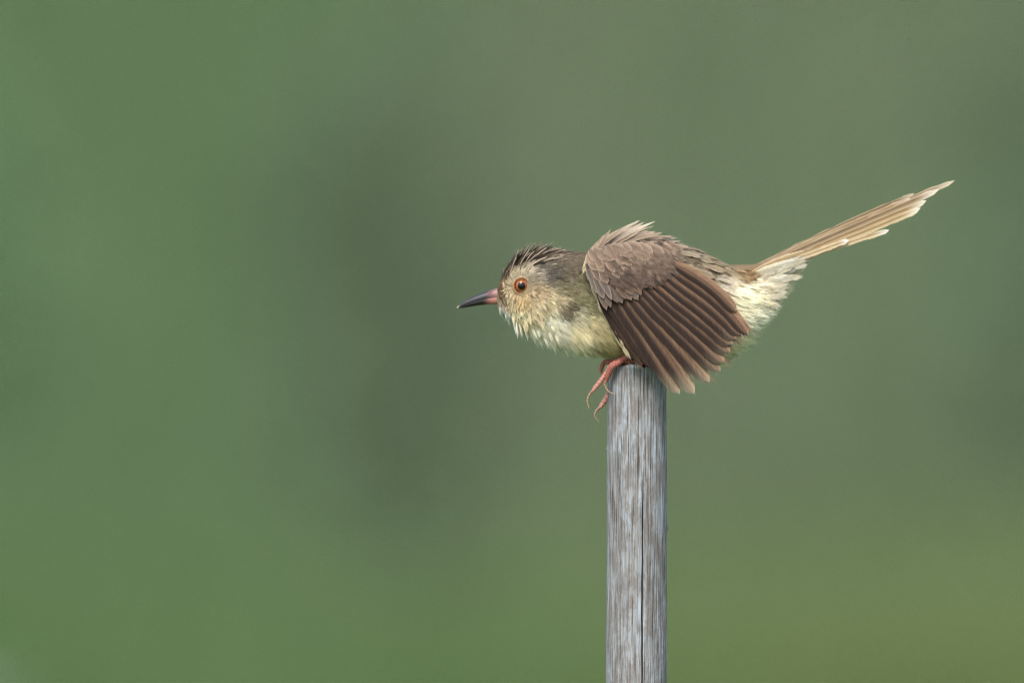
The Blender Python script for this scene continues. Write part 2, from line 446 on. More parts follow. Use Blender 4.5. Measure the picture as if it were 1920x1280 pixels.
def body_pt(x, th):
    top = smooth_interp(x, SL[:, 0], SL[:, 1]); bot = smooth_interp(x, SL[:, 0], SL[:, 2]); w = smooth_interp(x, SL[:, 0], SL[:, 3])
    c, s = np.cos(th), np.sin(th)
    ww = w * np.sign(c) * np.abs(c) ** 0.88
    return np.stack([x + 0 * th, (top + bot) / 2 - (bot - top) / 2 * np.sign(s) * np.abs(s) ** 0.95, ww], -1)

# --- colour of the plumage by place on the side of the bird (feather colours, plus painted shade in a neck gap)
CA = [
 (940,548,(160,135,105)),(950,525,(120,100,78)),(962,505,(80,66,54)),(980,485,(82,68,56)),(1000,478,(95,80,65)),(1040,478,(126,112,95)),
 (1080,488,(128,115,97)),(965,520,(208,194,158)),(953,545,(198,180,140)),(1010,506,(112,104,92)),(1028,518,(98,92,82)),(988,511,(192,180,150)),(1005,516,(168,158,136)),
 (1000,518,(150,140,118)),(978,560,(206,180,130)),(1005,545,(190,168,128)),(960,560,(206,188,146)),(975,585,(228,215,170)),(1000,580,(222,208,164)),(1015,560,(210,194,154)),
 (1030,565,(214,200,156)),(1050,540,(140,131,104)),(1070,545,(146,137,105)),(1060,515,(122,112,92)),(1090,520,(118,112,84)),(1100,560,(146,140,104)),
 (1054,581,(128,118,96)),(1064,574,(118,108,88)),(1044,600,(222,218,192)),(1078,588,(200,192,156)),(1044,562,(200,184,144)),(1078,556,(142,138,104)),(940,585,(236,238,222)),(960,603,(236,234,214)),(1000,622,(236,234,208)),(1040,640,(234,232,204)),  # dark neck anchors paint the shade of a gap between feathers
 (1035,595,(226,222,190)),(1080,650,(230,226,190)),(1075,610,(230,220,178)),(1110,600,(214,200,152)),(1120,640,(214,200,146)),(1150,640,(186,164,104)),
 (1160,600,(196,180,124)),(1180,660,(178,156,98)),(1120,470,(148,130,110)),(1160,456,(156,138,118)),(1200,448,(158,142,122)),(1250,452,(148,136,116)),
 (1300,472,(142,130,106)),(1340,490,(148,134,106)),(1370,506,(165,144,108)),(1390,510,(172,142,102)),(1320,505,(140,126,104)),(1350,530,(208,198,170)),
 (1380,550,(240,236,200)),(1400,600,(244,241,214)),(1380,640,(238,234,198)),(1330,680,(224,216,180)),(1250,560,(190,180,150)),(1420,507,(182,152,106)),(1460,490,(186,156,110)),
 (1420,535,(232,222,190)),(1450,530,(238,230,202)),(1490,500,(232,222,194)),(1250,670,(214,206,176))]
CAX = np.array([(a, b) for a, b, _ in CA], float); CAC = np.array([lin(np.array(c) + (np.array([4, 4, 9]) if min(c) > 120 else 0)) * (1.2 if min(c) > 165 else 1.0) for *_, c in CA]) * K_BIRD
FA = [
 (940,545,.5,-.6),(945,530,.35,-.95),(958,510,.4,-.9),(975,492,.55,-.8),(1000,480,.85,-.42),(1040,475,1,-.1),(1085,480,1,-.15),(948,555,.6,.5),(975,568,.1,1),(955,575,0.05,1),
 (990,575,.3,1),(1010,562,.7,.75),(1005,530,1,0.),(1000,512,1,-.15),(965,520,.7,-.6),(1030,575,.8,.6),(1040,540,1,.1),(1070,560,.9,.3),(942,590,.05,1),
 (980,615,.35,.93),(1020,630,.5,.85),(1070,648,.62,.78),(1120,640,.8,.55),(1160,620,.9,.4),(1090,520,.7,.65),(1120,470,.9,-.35),(1200,450,1,-.1),
 (1280,460,.95,.3),(1340,485,.85,.5),(1385,505,.97,.1),(1360,540,.9,.4),(1400,570,.95,.25),(1410,610,.95,.25),(1380,650,.8,.55),(1330,680,.6,.7),
 (1420,505,.95,-.3),(1460,490,.9,-.4),(1430,540,.95,.0),(1480,505,.9,-.3),(1250,560,.9,.4),(1250,670,.9,.4)]
FAX = np.array([(a, b) for a, b, *_ in FA], float); FAV = np.array([(c, d) for *_, c, d in FA], float)
def idw(q, X, V, p=4.5):
    d2 = ((q[:, None, :] - X[None]) ** 2).sum(-1) + 6.0
    w = d2 ** (-p / 2); w /= w.sum(1, keepdims=True)
    return w @ V
def plumage_col(q): return idw(q, CAX, CAC)
def flow(q):
    f = idw(q, FAX, FAV, 3.5)
    return f / (np.linalg.norm(f, axis=1)[:, None] + 1e-9)

nu, nt_ = 130, 64
xs = np.linspace(931.2, 1504.5, nu); ths = np.linspace(0, 2 * math.pi, nt_, endpoint=False)
XX, TT = np.meshgrid(xs, ths, indexing='ij')
BP = body_pt(XX.ravel(), TT.ravel())
F = grid_faces(nu, nt_, wrap=True)
F.append(tuple(range(nt_))); F.append(tuple((nu - 1) * nt_ + j for j in range(nt_)))
body = mesh_obj("body", LW(BP), F, M_PLUM, bird, colors=plumage_col(BP[:, :2]) * 0.8)

# --- plumage: small feathers, each a spray of barbs that follow the lie of the feathers
EYE = np.array([978., 536.])
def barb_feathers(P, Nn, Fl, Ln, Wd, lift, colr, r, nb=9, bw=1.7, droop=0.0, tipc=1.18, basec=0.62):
    n = len(P)
    lat = np.cross(Nn, Fl); lat /= np.linalg.norm(lat, axis=1)[:, None] + 1e-9
    a = np.linspace(-1, 1, nb)[None, :] + r.uniform(-.12, .12, (n, nb))
    def e(x): return x[:, None, :]
    L = Ln[:, None] * r.uniform(0.85, 1.12, (n, nb)) * (1 - 0.22 * a ** 2)
    W = Wd[:, None] * a
    l1 = lift[:, None] * r.uniform(0.75, 1.25, (n, nb))
    root = e(P) + e(lat) * (W * .28)[..., None] - e(Nn) * 2.0
    mid = e(P) + e(Fl) * (L * .5)[..., None] + e(lat) * (W * .85)[..., None] + e(Nn) * (l1 * L * .6)[..., None]
    tip = e(P) + e(Fl) * L[..., None] + e(lat) * (W * .95 + r.normal(0, .12, (n, nb)) * Wd[:, None])[..., None] + e(Nn) * (l1 * L)[..., None]
    tip[..., 1] += droop * L
    bwv = bw * r.uniform(.7, 1.3, (n, nb))
    sd_ = e(lat) * bwv[..., None] * .5
    V = np.stack([root - sd_, root + sd_, mid + sd_, mid - sd_, tip], 2)      # n, nb, 5, 3
    val = r.uniform(.86, 1.14, (n, 1, 1, 1)) * r.uniform(.88, 1.1, (n, nb, 1, 1))
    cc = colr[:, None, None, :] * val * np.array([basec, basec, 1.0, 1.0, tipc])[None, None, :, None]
    m = n * nb
    i0 = (np.arange(m) * 5)[:, None]
    li = np.concatenate([np.array([[0, 1, 2, 3]]) + i0, np.array([[3, 2, 4]]) + i0], 1)
    return V.reshape(-1, 3), li, cc.reshape(-1, 3)

def sample_body(n, r):
    xg = np.linspace(932, 1503, 400); tg = np.linspace(0, 2 * math.pi, 200)
    Xg, Tg = np.meshgrid(xg, tg, indexing='ij')
    G = body_pt(Xg.ravel(), Tg.ravel()).reshape(400, 200, 3)
    du = G[1:, :-1] - G[:-1, :-1]; dv = G[:-1, 1:] - G[:-1, :-1]
    A = np.linalg.norm(np.cross(du, dv), axis=-1)
    # more (smaller) feathers on the head
    A = A * np.where(Xg[:-1, :-1] < 1085, 4.2, 1.0)
    A = (A / A.sum()).ravel()
    k = r.choice(len(A), n, p=A)
    x = Xg[:-1, :-1].ravel()[k] + r.uniform(0, xg[1] - xg[0], n)
    t = Tg[:-1, :-1].ravel()[k] + r.uniform(0, tg[1] - tg[0], n)
    return x, t
def body_frame(x, t):
    P = body_pt(x, t)
    dx = body_pt(x + .8, t) - body_pt(x - .8, t); dt = body_pt(x, t + .01) - body_pt(x, t - .01)
    Nn = np.cross(dx, dt); Nn /= np.linalg.norm(Nn, axis=1)[:, None] + 1e-12
    ctr = P.copy(); top = smooth_interp(x, SL[:, 0], SL[:, 1]); bot = smooth_interp(x, SL[:, 0], SL[:, 2])
    out = np.stack([0 * x, P[:, 1] - (top + bot) / 2, P[:, 2]], -1)
    Nn *= np.sign((Nn * out).sum(1))[:, None]
    return P, Nn

r = np.random.default_rng(21)
NF = 21000
x, t = sample_body(NF, r)
P, Nn = body_frame(x, t)
ed = np.linalg.norm(P[:, :2] - EYE, axis=1)
keep = (ed > 15)
P, Nn, ed = P[keep], Nn[keep], ed[keep]
q = P[:, :2]
fl = flow(q)
# feathers below the eye radiate away from it
rad = (q - EYE) / ed[:, None]
wgt = np.clip((52 - ed) / 26, 0, 1) * (q[:, 1] > 540); wgt = np.maximum(wgt, 1.2 * np.clip((27 - ed) / 8, 0, 1))
fl = fl * (1 - .6 * wgt[:, None]) + rad * (.6 * wgt)[:, None]
Fl = np.concatenate([fl, np.zeros((len(fl), 1))], 1)
Fl = Fl - Nn * (Fl * Nn).sum(1)[:, None] * 0.9
Fl /= np.linalg.norm(Fl, axis=1)[:, None] + 1e-9
head = np.clip((1095 - q[:, 0]) / 60, 0, 1)
throat = np.clip((q[:, 1] - 592) / 25, 0, 1) * (q[:, 0] < 1190)
rear = np.clip((q[:, 0] - 1340) / 40, 0, 1) * np.clip((q[:, 1] - 525) / 25, 0, 1)
face = np.clip((50 - ed) / 25, 0, 1)
Ln = (23 - 5 * head + 12 * throat + 12 * rear - 4.0 * face) * r.uniform(.8, 1.2, len(q))
Wd = (6.0 - 3.9 * head + 1.5 * throat + 0.5 * rear - 0.5 * face) * r.uniform(.8, 1.2, len(q))
lift = 0.10 + 0.03 * head + 0.20 * throat + 0.16 * rear + 0.05 * r.normal(size=len(q))
colr = plumage_col(q + r.normal(0, 3.0, q.shape))
colr = colr * np.exp(r.normal(0, .13, len(colr)))[:, None]
hd = q[:, 0] < 1080
outs = []
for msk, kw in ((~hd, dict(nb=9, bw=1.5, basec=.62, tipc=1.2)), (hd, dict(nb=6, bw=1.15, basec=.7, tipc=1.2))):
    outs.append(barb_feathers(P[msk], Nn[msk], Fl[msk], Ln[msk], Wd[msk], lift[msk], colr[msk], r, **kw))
V = np.concatenate([o_[0] for o_ in outs]); cc = np.concatenate([o_[2] for o_ in outs])
li = np.concatenate([outs[0][1], outs[1][1] + len(outs[0][0])])
li2 = li.reshape(-1); lt = np.tile([4, 3], len(li))
pl = mesh_obj("plumage", LW(V), (li2, lt), M_PLUM, body, colors=cc, smooth=False)
tag(pl, kind="stuff")

r = np.random.default_rng(29)
x, t = sample_body(2600, r)
P, Nn = body_frame(x, t); ed = np.linalg.norm(P[:, :2] - EYE, axis=1)
kp = (ed > 19) & (P[:, 0] < 1200) & (P[:, 1] > 505)
P, Nn, ed = P[kp], Nn[kp], ed[kp]; q = P[:, :2]
fl = flow(q); rad = (q - EYE) / ed[:, None]; wgt = np.clip((52 - ed) / 26, 0, 1) * (q[:, 1] > 540)
fl = fl * (1 - .6 * wgt[:, None]) + rad * (.6 * wgt)[:, None]
Fl = np.concatenate([fl, np.zeros((len(fl), 1))], 1); Fl -= Nn * (Fl * Nn).sum(1)[:, None] * .9; Fl /= np.linalg.norm(Fl, axis=1)[:, None]
thr = np.clip((q[:, 1] - 585) / 30, 0, 1)
cs_ = plumage_col(q) * np.where(r.uniform(size=len(q)) < .38, .5, 1.25)[:, None] * np.exp(r.normal(0, .1, len(q)))[:, None]
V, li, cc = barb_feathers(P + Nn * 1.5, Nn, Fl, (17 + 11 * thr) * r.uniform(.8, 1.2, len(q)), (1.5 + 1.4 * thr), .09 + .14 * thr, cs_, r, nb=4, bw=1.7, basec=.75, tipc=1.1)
tag(mesh_obj("streaks", LW(V), (li.reshape(-1), np.tile([4, 3], len(li))), M_PLUM, body, colors=np.minimum(cc, .78), smooth=False), kind="stuff")

# --- big feathers
def bez(b, c, e, n):
    t = np.linspace(0, 1, n)[:, None]
    return (1 - t) ** 2 * np.asarray(b, float) + 2 * t * (1 - t) * np.asarray(c, float) + t ** 2 * np.asarray(e, float)

def vane_data(b, c, e, wl, wt, normal, colf, n=18, nc=9, camber=0.12, sharp=0.45, rag=0.35, seed=0, base_w=0.35, shaft=True, endl=0.30):
    """one feather: shaft from b via c to e (pixel space), vanes wl (leading) and wt (trailing) wide"""
    r = np.random.default_rng(seed)
    pth = bez(b, c, e, n); tg = np.gradient(pth, axis=0); tg /= np.linalg.norm(tg, axis=1)[:, None]
    nrm = np.asarray(normal, float); nrm = nrm / np.linalg.norm(nrm)
    lat = np.cross(np.tile(nrm, (n, 1)), tg); lat /= np.linalg.norm(lat, axis=1)[:, None]
    nn = np.cross(tg, lat)
    t = np.linspace(0, 1, n)
    prof = np.minimum(base_w + (1 - base_w) * np.clip(t / .3, 0, 1) ** .7, 1)
    end = np.clip((1 - t) / endl, 0, 1); prof = prof * (1 - (1 - end) ** 2.4) ** sharp
    vs = np.linspace(-1, 1, nc)
    P = np.zeros((n, nc, 3)); UV = np.zeros((n, nc, 2)); C = np.zeros((n, nc, 3))
    for j, v in enumerate(vs):
        w = (wl if v > 0 else wt) * abs(v)
        jag = 1 + (r.normal(0, rag * .12, n) if abs(v) > .99 else 0)
        P[:, j] = pth + lat * (np.sign(v) * w * prof * jag)[:, None] + nn * (-(abs(v) ** 1.6) * camber * (wl + wt) / 2 * prof)[:, None]
        if shaft and j == nc // 2: P[:, j] += nn * 0.7 * (1 - t)[:, None]
        UV[:, j, 0] = t; UV[:, j, 1] = v
        C[:, j] = [colf(tt, v) for tt in t]
    C *= r.uniform(.9, 1.1)
    return P.reshape(-1, 3), grid_faces(n, nc), C.reshape(-1, 3), UV.reshape(-1, 2)

def vane(name, b, c, e, wl, wt, normal, colf, parent, mat=None, **kw):
    P, F, C, UV = vane_data(b, c, e, wl, wt, normal, colf, **kw)
    return mesh_obj(name, LW(P), F, mat or M_VANE, parent, colors=C, uv=UV)

def vane_group(name, items, parent, mat=None):
    Vs, Fs, Cs, Us, o = [], [], [], [], 0
    for it, kw in items:
        P, F, C, UV = vane_data(*it, **kw)
        Vs.append(P); Cs.append(C); Us.append(UV); Fs += [tuple(i + o for i in f) for f in F]; o += len(P)
    return mesh_obj(name, LW(np.concatenate(Vs)), Fs, mat or M_VANE, parent, colors=np.concatenate(Cs), uv=np.concatenate(Us))

def mixc(a, b, k): return np.asarray(a) * (1 - k) + np.asarray(b) * k
BR, BRL, BRD, BUFF, CREAM = [lin(c) * K_BIRD for c in ((142, 113, 91), (170, 138, 110), (48, 37, 32), (190, 166, 130), (226, 218, 186))]
def flight_col(tip=0.0, fringe=0.0, dark=0.0):
    def f(t, v):
        c = mixc(BR, BRD, min(1, max(0, .02 - v) * 1.6) ** 0.9)
        c = mixc(c, BRL, max(0, v - .35) * 0.9 * (1 - .4 * t))
        if abs(v) < .05: c = mixc(BRD, BR, .35)
        c = mixc(c, BRD, dark)
        if v > .9: c = mixc(c, BUFF, fringe)
        k = max(0, (t - .78) / .22)
        return mixc(c, CREAM, tip * k ** 1.3)
    return f
def covert_col(base, edge, amt):
    base, edge = lin(base) * K_BIRD, lin(edge) * K_BIRD
    def f(t, v):
        k = max(abs(v) ** 5, max(0, (t - .84) / .16) ** 1.5)
        c = mixc(base * .72, base * 1.08, t)
        if abs(v) < .05: c = c * .72
        return mixc(c, edge, amt * k)
    return f

# wing arm: a padded cambered pad under the coverts
def wing_depth(px, py): return 93 + 0.10 * max(0, py - 500) - 0.0016 * (px - 1190) ** 2 * (1 if px < 1190 else .5) * .6
wl_top = np.array([(1098, 486), (1112, 470), (1140, 462), (1175, 460), (1210, 464), (1240, 474), (1262, 492)], float)
wl_bot = np.array([(1101, 500), (1122, 545), (1150, 590), (1180, 590), (1215, 572), (1245, 545), (1266, 515)], float)
nA, nB = 7, 11
front, back = [], []
for i in range(nA):
    for j in range(nB):
        k = j / (nB - 1); p = wl_top[i] * (1 - k) + wl_bot[i] * k
        bulge = math.sin(math.pi * k) ** .6 * math.sin(math.pi * min(max((i + .4) / (nA - .2), 0), 1)) ** .6
        dd = wing_depth(*p)
        front.append((p[0], p[1], dd - 8 + 5 * bulge)); back.append((p[0], p[1], dd - 14 - 8 * bulge))
ff = grid_faces(nA, nB); o = nA * nB
rim = []
idx = [i * nB for i in range(nA)] + [(nA - 1) * nB + j for j in range(1, nB)] + [i * nB + nB - 1 for i in range(nA - 2, -1, -1)] + [j for j in range(nB - 2, 0, -1)]
for a, b in zip(idx, idx[1:] + idx[:1]): rim.append((a, b, b + o, a + o))
wing_verts = np.array(front + back)
wing_faces = ff + [tuple(k + o for k in q_[::-1]) for q_ in ff] + rim
wing = mesh_obj("wing", LW(wing_verts), wing_faces, M_PLUM, bird, colors=np.tile(lin((112, 96, 84)) * K_BIRD, (len(wing_verts), 1)))

FEATH = [  # base, control, tip, lead, trail, tip paleness, fringe
 ((1118,522),(1155,602),(1204,685), 6, 17, .10, .25),
 ((1126,527),(1178,608),(1239,703),12, 19, .25, .25),
 ((1138,530),(1200,612),(1273,735),13, 20, .75, .30),
 ((1150,531),(1224,612),(1303,737),14, 20, .95, .30),
 ((1163,530),(1248,612),(1329,718),14, 20, .55, .35),
 ((1176,528),(1268,608),(1348,699),14, 20, .45, .40),
 ((1188,525),(1284,603),(1361,682),13, 19, .25, .45),
 ((1198,521),(1298,596),(1368,663),13, 19, .25, .45),
 ((1208,516),(1312,588),(1371,646),13, 18, .15, .50),
 ((1220,511),(1324,577),(1379,636),12, 17, .25, .95),
 ((1231,504),(1338,563),(1392,629),12, 17, .05, .95),
 ((1240,496),(1348,545),(1402,624),13, 16, .00, .80),
 ((1244,487),(1330,520),(1378,582),12, 12, .05, .30)]
nf = len(FEATH)
for i, (b, c, e, wl_, wt_, tp, fr) in enumerate(FEATH):
    db = wing_depth(*b) - 6 + i * 0.9
    dt = 99 + 10 * math.sin(math.pi * min(1, i / nf)) + i * 1.5 - (10 if i == 0 else 0)
    rj = (*rng.normal(0, 2.2, 2), rng.uniform(.85, 1.12))
    # leading vane is towards the lower left of each shaft
    vane("flight_feather", (*b, db), (*c, (db + dt) / 2 + 5), (e[0] + rj[0], e[1] + rj[1], dt), wl_ * rj[2], wt_, (-0.16, 0.05, -1.0),
         flight_col(tp * .35, fr * .8, .0 if i < 9 else .15), wing, n=26, nc=11, camber=-0.09, seed=100 + i, sharp=(.9 if i < 2 else .5), rag=.15, endl=(.45 if i < 2 else .24 if i < 6 else .18))

rF = np.random.default_rng(17)
tp_, td_, tc_, tdp = [], [], [], []
for i, (b, c, e, *_r) in enumerate(FEATH[:12]):
    for k in range(7):
        t = rF.uniform(.84, .93)
        p = np.array(b) * (1 - t) ** 2 + 2 * t * (1 - t) * np.array(c) + t * t * np.array(e)
        dv = np.array(e, float) - np.array(c); dv /= np.linalg.norm(dv)
        tp_.append(p + np.array([-dv[1], dv[0]]) * rF.uniform(-8, 7)); td_.append(dv + rF.normal(0, .05, 2))
        tdp.append(101 + 10 * math.sin(math.pi * min(1, i / nf)) + i * 1.5 - (10 if i == 0 else 0) - 4.0)
        pk = _r[2] * .55 * max(0, (t - .7) / .3) * rF.uniform(.3, 1)
        tc_.append(mixc(BR * rF.uniform(.5, 1.1), CREAM, pk))
tp_ = np.concatenate([np.array(tp_), np.array(tdp)[:, None]], 1); td_ = np.concatenate([np.array(td_), np.zeros((len(td_), 1))], 1); nl = len(tp_)
V, li, cc = barb_feathers(tp_, np.tile([-.1, -.05, 1.], (nl, 1)), td_, rF.uniform(16, 34, nl), rF.uniform(.8, 1.8, nl), rF.uniform(-.02, .02, nl), np.array(tc_), rF, nb=7, bw=1.0, basec=.95, tipc=1.1)
tag(mesh_obj("frayed_barbs", LW(V), (li.reshape(-1), np.tile([4, 3], len(li))), M_PLUM, wing, colors=cc, smooth=False), kind="stuff")

# cream lining showing along the wing's leading edge
def plain_col(base, tipc=None, edge=None, amt=0.5):
    base = lin(base) * K_BIRD; tipc = base if tipc is None else lin(tipc) * K_BIRD
    edge = None if edge is None else lin(edge) * K_BIRD
    def f(t, v):
        c = mixc(base, tipc, t ** 1.5)
        if edge is not None: c = mixc(c, edge, amt * abs(v) ** 3)
        if abs(v) < .05: c = c * .85
        return c
    return f
NW = (-0.16, 0.05, -1.0)
r = np.random.default_rng(31)
nl = 150
le = catmull_ = np.array([(1106, 474), (1101, 488), (1102, 503), (1110, 533), (1121, 562), (1136, 592), (1153, 626), (1170, 655)], float)
u_ = r.uniform(0, len(le) - 1.01, nl); i_ = u_.astype(int); fr_ = (u_ - i_)[:, None]
pl_ = le[i_] * (1 - fr_) + le[i_ + 1] * fr_ + r.normal(0, 1.0, (nl, 2)); tl_ = le[i_ + 1] - le[i_]; tl_ /= np.linalg.norm(tl_, axis=1)[:, None]
Pl = np.concatenate([pl_, (79 + u_ * 1.6)[:, None]], 1)
Fl_ = np.concatenate([tl_, np.full((nl, 1), .05)], 1)
V, li, cc = barb_feathers(Pl, np.tile([-.5, .1, .85], (nl, 1)), Fl_, r.uniform(16, 26, nl), r.uniform(1.6, 3.2, nl), r.uniform(.0, .08, nl),
                          np.tile(lin((206, 192, 156)) * K_BIRD, (nl, 1)), r, nb=7, bw=1.8)
tag(mesh_obj("lining", LW(V), (li.reshape(-1), np.tile([4, 3], len(li))), M_PLUM, wing, colors=cc, smooth=False), kind="stuff")

# coverts
r = np.random.default_rng(44)
def covert_row(name, n, b0, b1, t0, t1, w, base, edge, amt, dd, bow=0.0, parent=None, jit=2.0):
    for k in range(n):
        s_ = k / max(1, n - 1)
        b = np.array(b0) * (1 - s_) + np.array(b1) * s_; e = np.array(t0) * (1 - s_) + np.array(t1) * s_
        b[1] -= bow * math.sin(math.pi * s_); e[1] -= bow * math.sin(math.pi * s_)
        b = b + r.normal(0, jit * .9, 2); e = e + r.normal(0, jit * 1.7, 2)
        m = (b + e) / 2 + np.array([2.0, -2.0])
        db = wing_depth(*b) + dd - 3; de = wing_depth(*e) + dd + 1.5 + .5 * k / n
        vane(name, (*b, db), (*m, (db + de) / 2 + 3), (*e, de), w, w * 1.1, NW, covert_col(base, edge, amt), parent or wing, n=12, nc=7, camber=-.22, seed=int(r.integers(1e6)), sharp=r.uniform(.5, .9), rag=.5, endl=r.uniform(.3, .5))
covert_row("primary_covert", 7, (1108, 497), (1160, 512), (1136, 578), (1200, 556), 8, (98, 85, 78), (150, 132, 116), .55, 3)
covert_row("greater_covert", 10, (1146, 496), (1238, 486), (1176, 560), (1262, 521), 9, (104, 86, 74), (150, 126, 106), .5, 5)
covert_row("alula_feather", 3, (1101, 492), (1112, 494), (1122, 552), (1146, 560), 7, (108, 97, 90), (170, 156, 140), .7, 7)
covert_row("median_covert", 10, (1106, 486), (1236, 476), (1126, 532), (1262, 506), 9, (116, 99, 88), (184, 160, 138), .8, 7, 3)
covert_row("lesser_covert", 10, (1103, 480), (1230, 470), (1120, 513), (1256, 494), 8, (136, 115, 100), (190, 168, 148), .75, 8.5, 4)
covert_row("lesser_covert", 11, (1101, 474), (1220, 464), (1118, 500), (1250, 484), 8, (146, 124, 108), (188, 168, 148), .7, 9, 4)
covert_row("lesser_covert", 10, (1104, 468), (1205, 458), (1120, 489), (1240, 474), 8, (150, 130, 113), (190, 172, 152), .7, 8, 4)

r = np.random.default_rng(93)
nl = 560
pl_ = np.stack([r.uniform(1098, 1262, nl), r.uniform(452, 530, nl)], 1)
okm = (pl_[:, 1] < 474 + 58 * np.clip((pl_[:, 0] - 1090) / 60, 0, 1) - .35 * np.clip(pl_[:, 0] - 1190, 0, 99)) & (pl_[:, 1] > 476 - .25 * (pl_[:, 0] - 1098)) 
pl_ = pl_[okm]; nl = len(pl_)
dl_ = np.array([wing_depth(*p_) for p_ in pl_]) + 8 - np.clip(472 - pl_[:, 1], 0, 40) * .9
k_ = np.clip((pl_[:, 1] - 460) / 60, 0, 1)[:, None]
cl_ = (lin((158, 137, 119))[None] * (1 - k_) + lin((116, 98, 86))[None] * k_) * K_BIRD * np.exp(r.normal(-.05, .3, nl))[:, None]
fx_ = np.stack([np.full(nl, .75) + r.normal(0, .12, nl), .45 + .25 * k_[:, 0] + r.normal(0, .1, nl), np.zeros(nl)], 1); fx_ /= np.linalg.norm(fx_, axis=1)[:, None]
V, li, cc = barb_feathers(np.concatenate([pl_, dl_[:, None]], 1), np.tile([-.1, -.2, .97], (nl, 1)), fx_, r.uniform(16, 28, nl), r.uniform(2.5, 5, nl), r.uniform(.05, .2, nl), cl_, r, nb=9, bw=1.3, basec=.8)
tag(mesh_obj("covert_barbs", LW(V), (li.reshape(-1), np.tile([4, 3], len(li))), M_PLUM, wing, colors=cc, smooth=False), kind="stuff")

# far wing, drooped too: only its pale feather ends show under the belly and past the stake
far_wing_v = wing_verts.copy(); far_wing_v[:, 2] *= -1; far_wing_v[:, 0] -= 24; far_wing_v[:, 1] += 22
far_wing = mesh_obj("wing", LW(far_wing_v), wing_faces, M_PLUM, bird, colors=np.tile(lin((150, 136, 118)) * K_BIRD, (len(far_wing_v), 1)))
for i in range(0, nf):
    b, c, e, wl_, wt_, tp, fr = FEATH[i]
    sh = np.array([-52., 4.]) if i < 5 else np.array([-34., 12.])
    b, c, e = np.array(b) + sh, np.array(c) + sh, np.array(e) + sh
    if i >= 9: e = e + np.array([-30, -4.])
    db = -(wing_depth(*(b - sh)) - 8); dt = -(98 + i * 1.2)
    vane("flight_feather", (*b, db), (*c, (db + dt) / 2 - 5), (*e, dt), wl_, wt_, (-0.16, 0.05, 1.0), plain_col((188, 174, 152), (228, 220, 200)), far_wing,
         n=16, nc=7, camber=-.16, seed=400 + i, sharp=.8, endl=.4)

# raised mantle feathers and scapulars
UPN = (0.15, 0.55, -0.85)
TUFT = [((1098,480),(1126,452),(1158,431)),((1104,476),(1134,448),(1176,423)),((1112,472),(1148,440),(1200,413)),((1122,469),(1158,440),(1209,416)),
        ((1128,467),(1172,436),(1229,415)),((1134,466),(1178,440),(1227,423)),((1142,464),(1182,446),(1216,431)),((1150,461),(1200,441),(1242,437)),
        ((1165,458),(1215,439),(1271,447)),((1180,457),(1230,441),(1264,443)),((1104,480),(1130,458),(1168,440)),((1116,476),(1150,452),(1192,434)),
        ((1126,474),(1164,452),(1210,438)),((1140,470),(1186,450),(1236,446)),((1160,464),(1210,448),(1258,452)),((1185,462),(1236,448),(1284,458)),
        ((1205,462),(1250,452),(1296,466)),((1215,464),(1262,458),(1312,476))]
r = np.random.default_rng(73)
for i in range(len(TUFT) * 3):
    b, c, e = [np.array(q_, float) for q_ in TUFT[i // 3]]
    if i % 3: b = b + r.normal(0, 4, 2); c = c + r.normal(0, 3.5, 2) + np.array([0, 3]); e = e + r.normal(0, 5, 2) + np.array([-9, 7])
    dz = r.uniform(6, 60)
    pale = (1.0 if i // 3 in (2, 3, 4) else .5) * r.uniform(.5, 1)
    tipc = tuple(mixc((138, 120, 100), (222, 210, 192), pale)); wdt = r.uniform(3.0, 5.0)
    bs = np.array((126, 108, 89)) * r.uniform(.75, 1.15)
    vane("mantle_feather", (*b, dz), (*c, dz + 4), (*e, dz + 2), wdt, wdt, UPN, plain_col(tuple(bs), tipc, (196, 180, 160), .6), body, n=14, nc=7, camber=-.25,
         seed=500 + i, sharp=.9, endl=.55, rag=1.0)
r = np.random.default_rng(77)
for i in range(46):
    px_ = r.uniform(1180, 1372); th_ = r.uniform(0.45, 1.5)
    pp, n_ = body_frame(np.array([px_]), np.array([th_])); pp, n_ = pp[0], n_[0]
    if pp[1] > 540 - 0.0: continue
    f_ = flow(pp[None, :2])[0]; f3 = np.array([f_[0], f_[1], 0]); f3 -= n_ * (f3 @ n_); f3 /= np.linalg.norm(f3)
    Lf = r.uniform(34, 52)
    b = pp + n_ * 1.0; e = pp + f3 * Lf + n_ * r.uniform(3, 7); c = (b + e) / 2 + n_ * 4
    cc_ = plumage_col(pp[None, :2])[0] / K_BIRD
    base = cc_ * r.uniform(.75, 1.05)
    def cf(t, v, base=base):
        k = base * (0.85 + .35 * t) * (.7 if abs(v) < .05 else 1) * (1 + .35 * abs(v) ** 3)
        return k * K_BIRD
    vane("back_feather", b, c, e, 6.5, 6.5, -n_, cf, body, n=12, nc=7, camber=-.2, seed=600 + i, sharp=.9, endl=.5, rag=1.4)

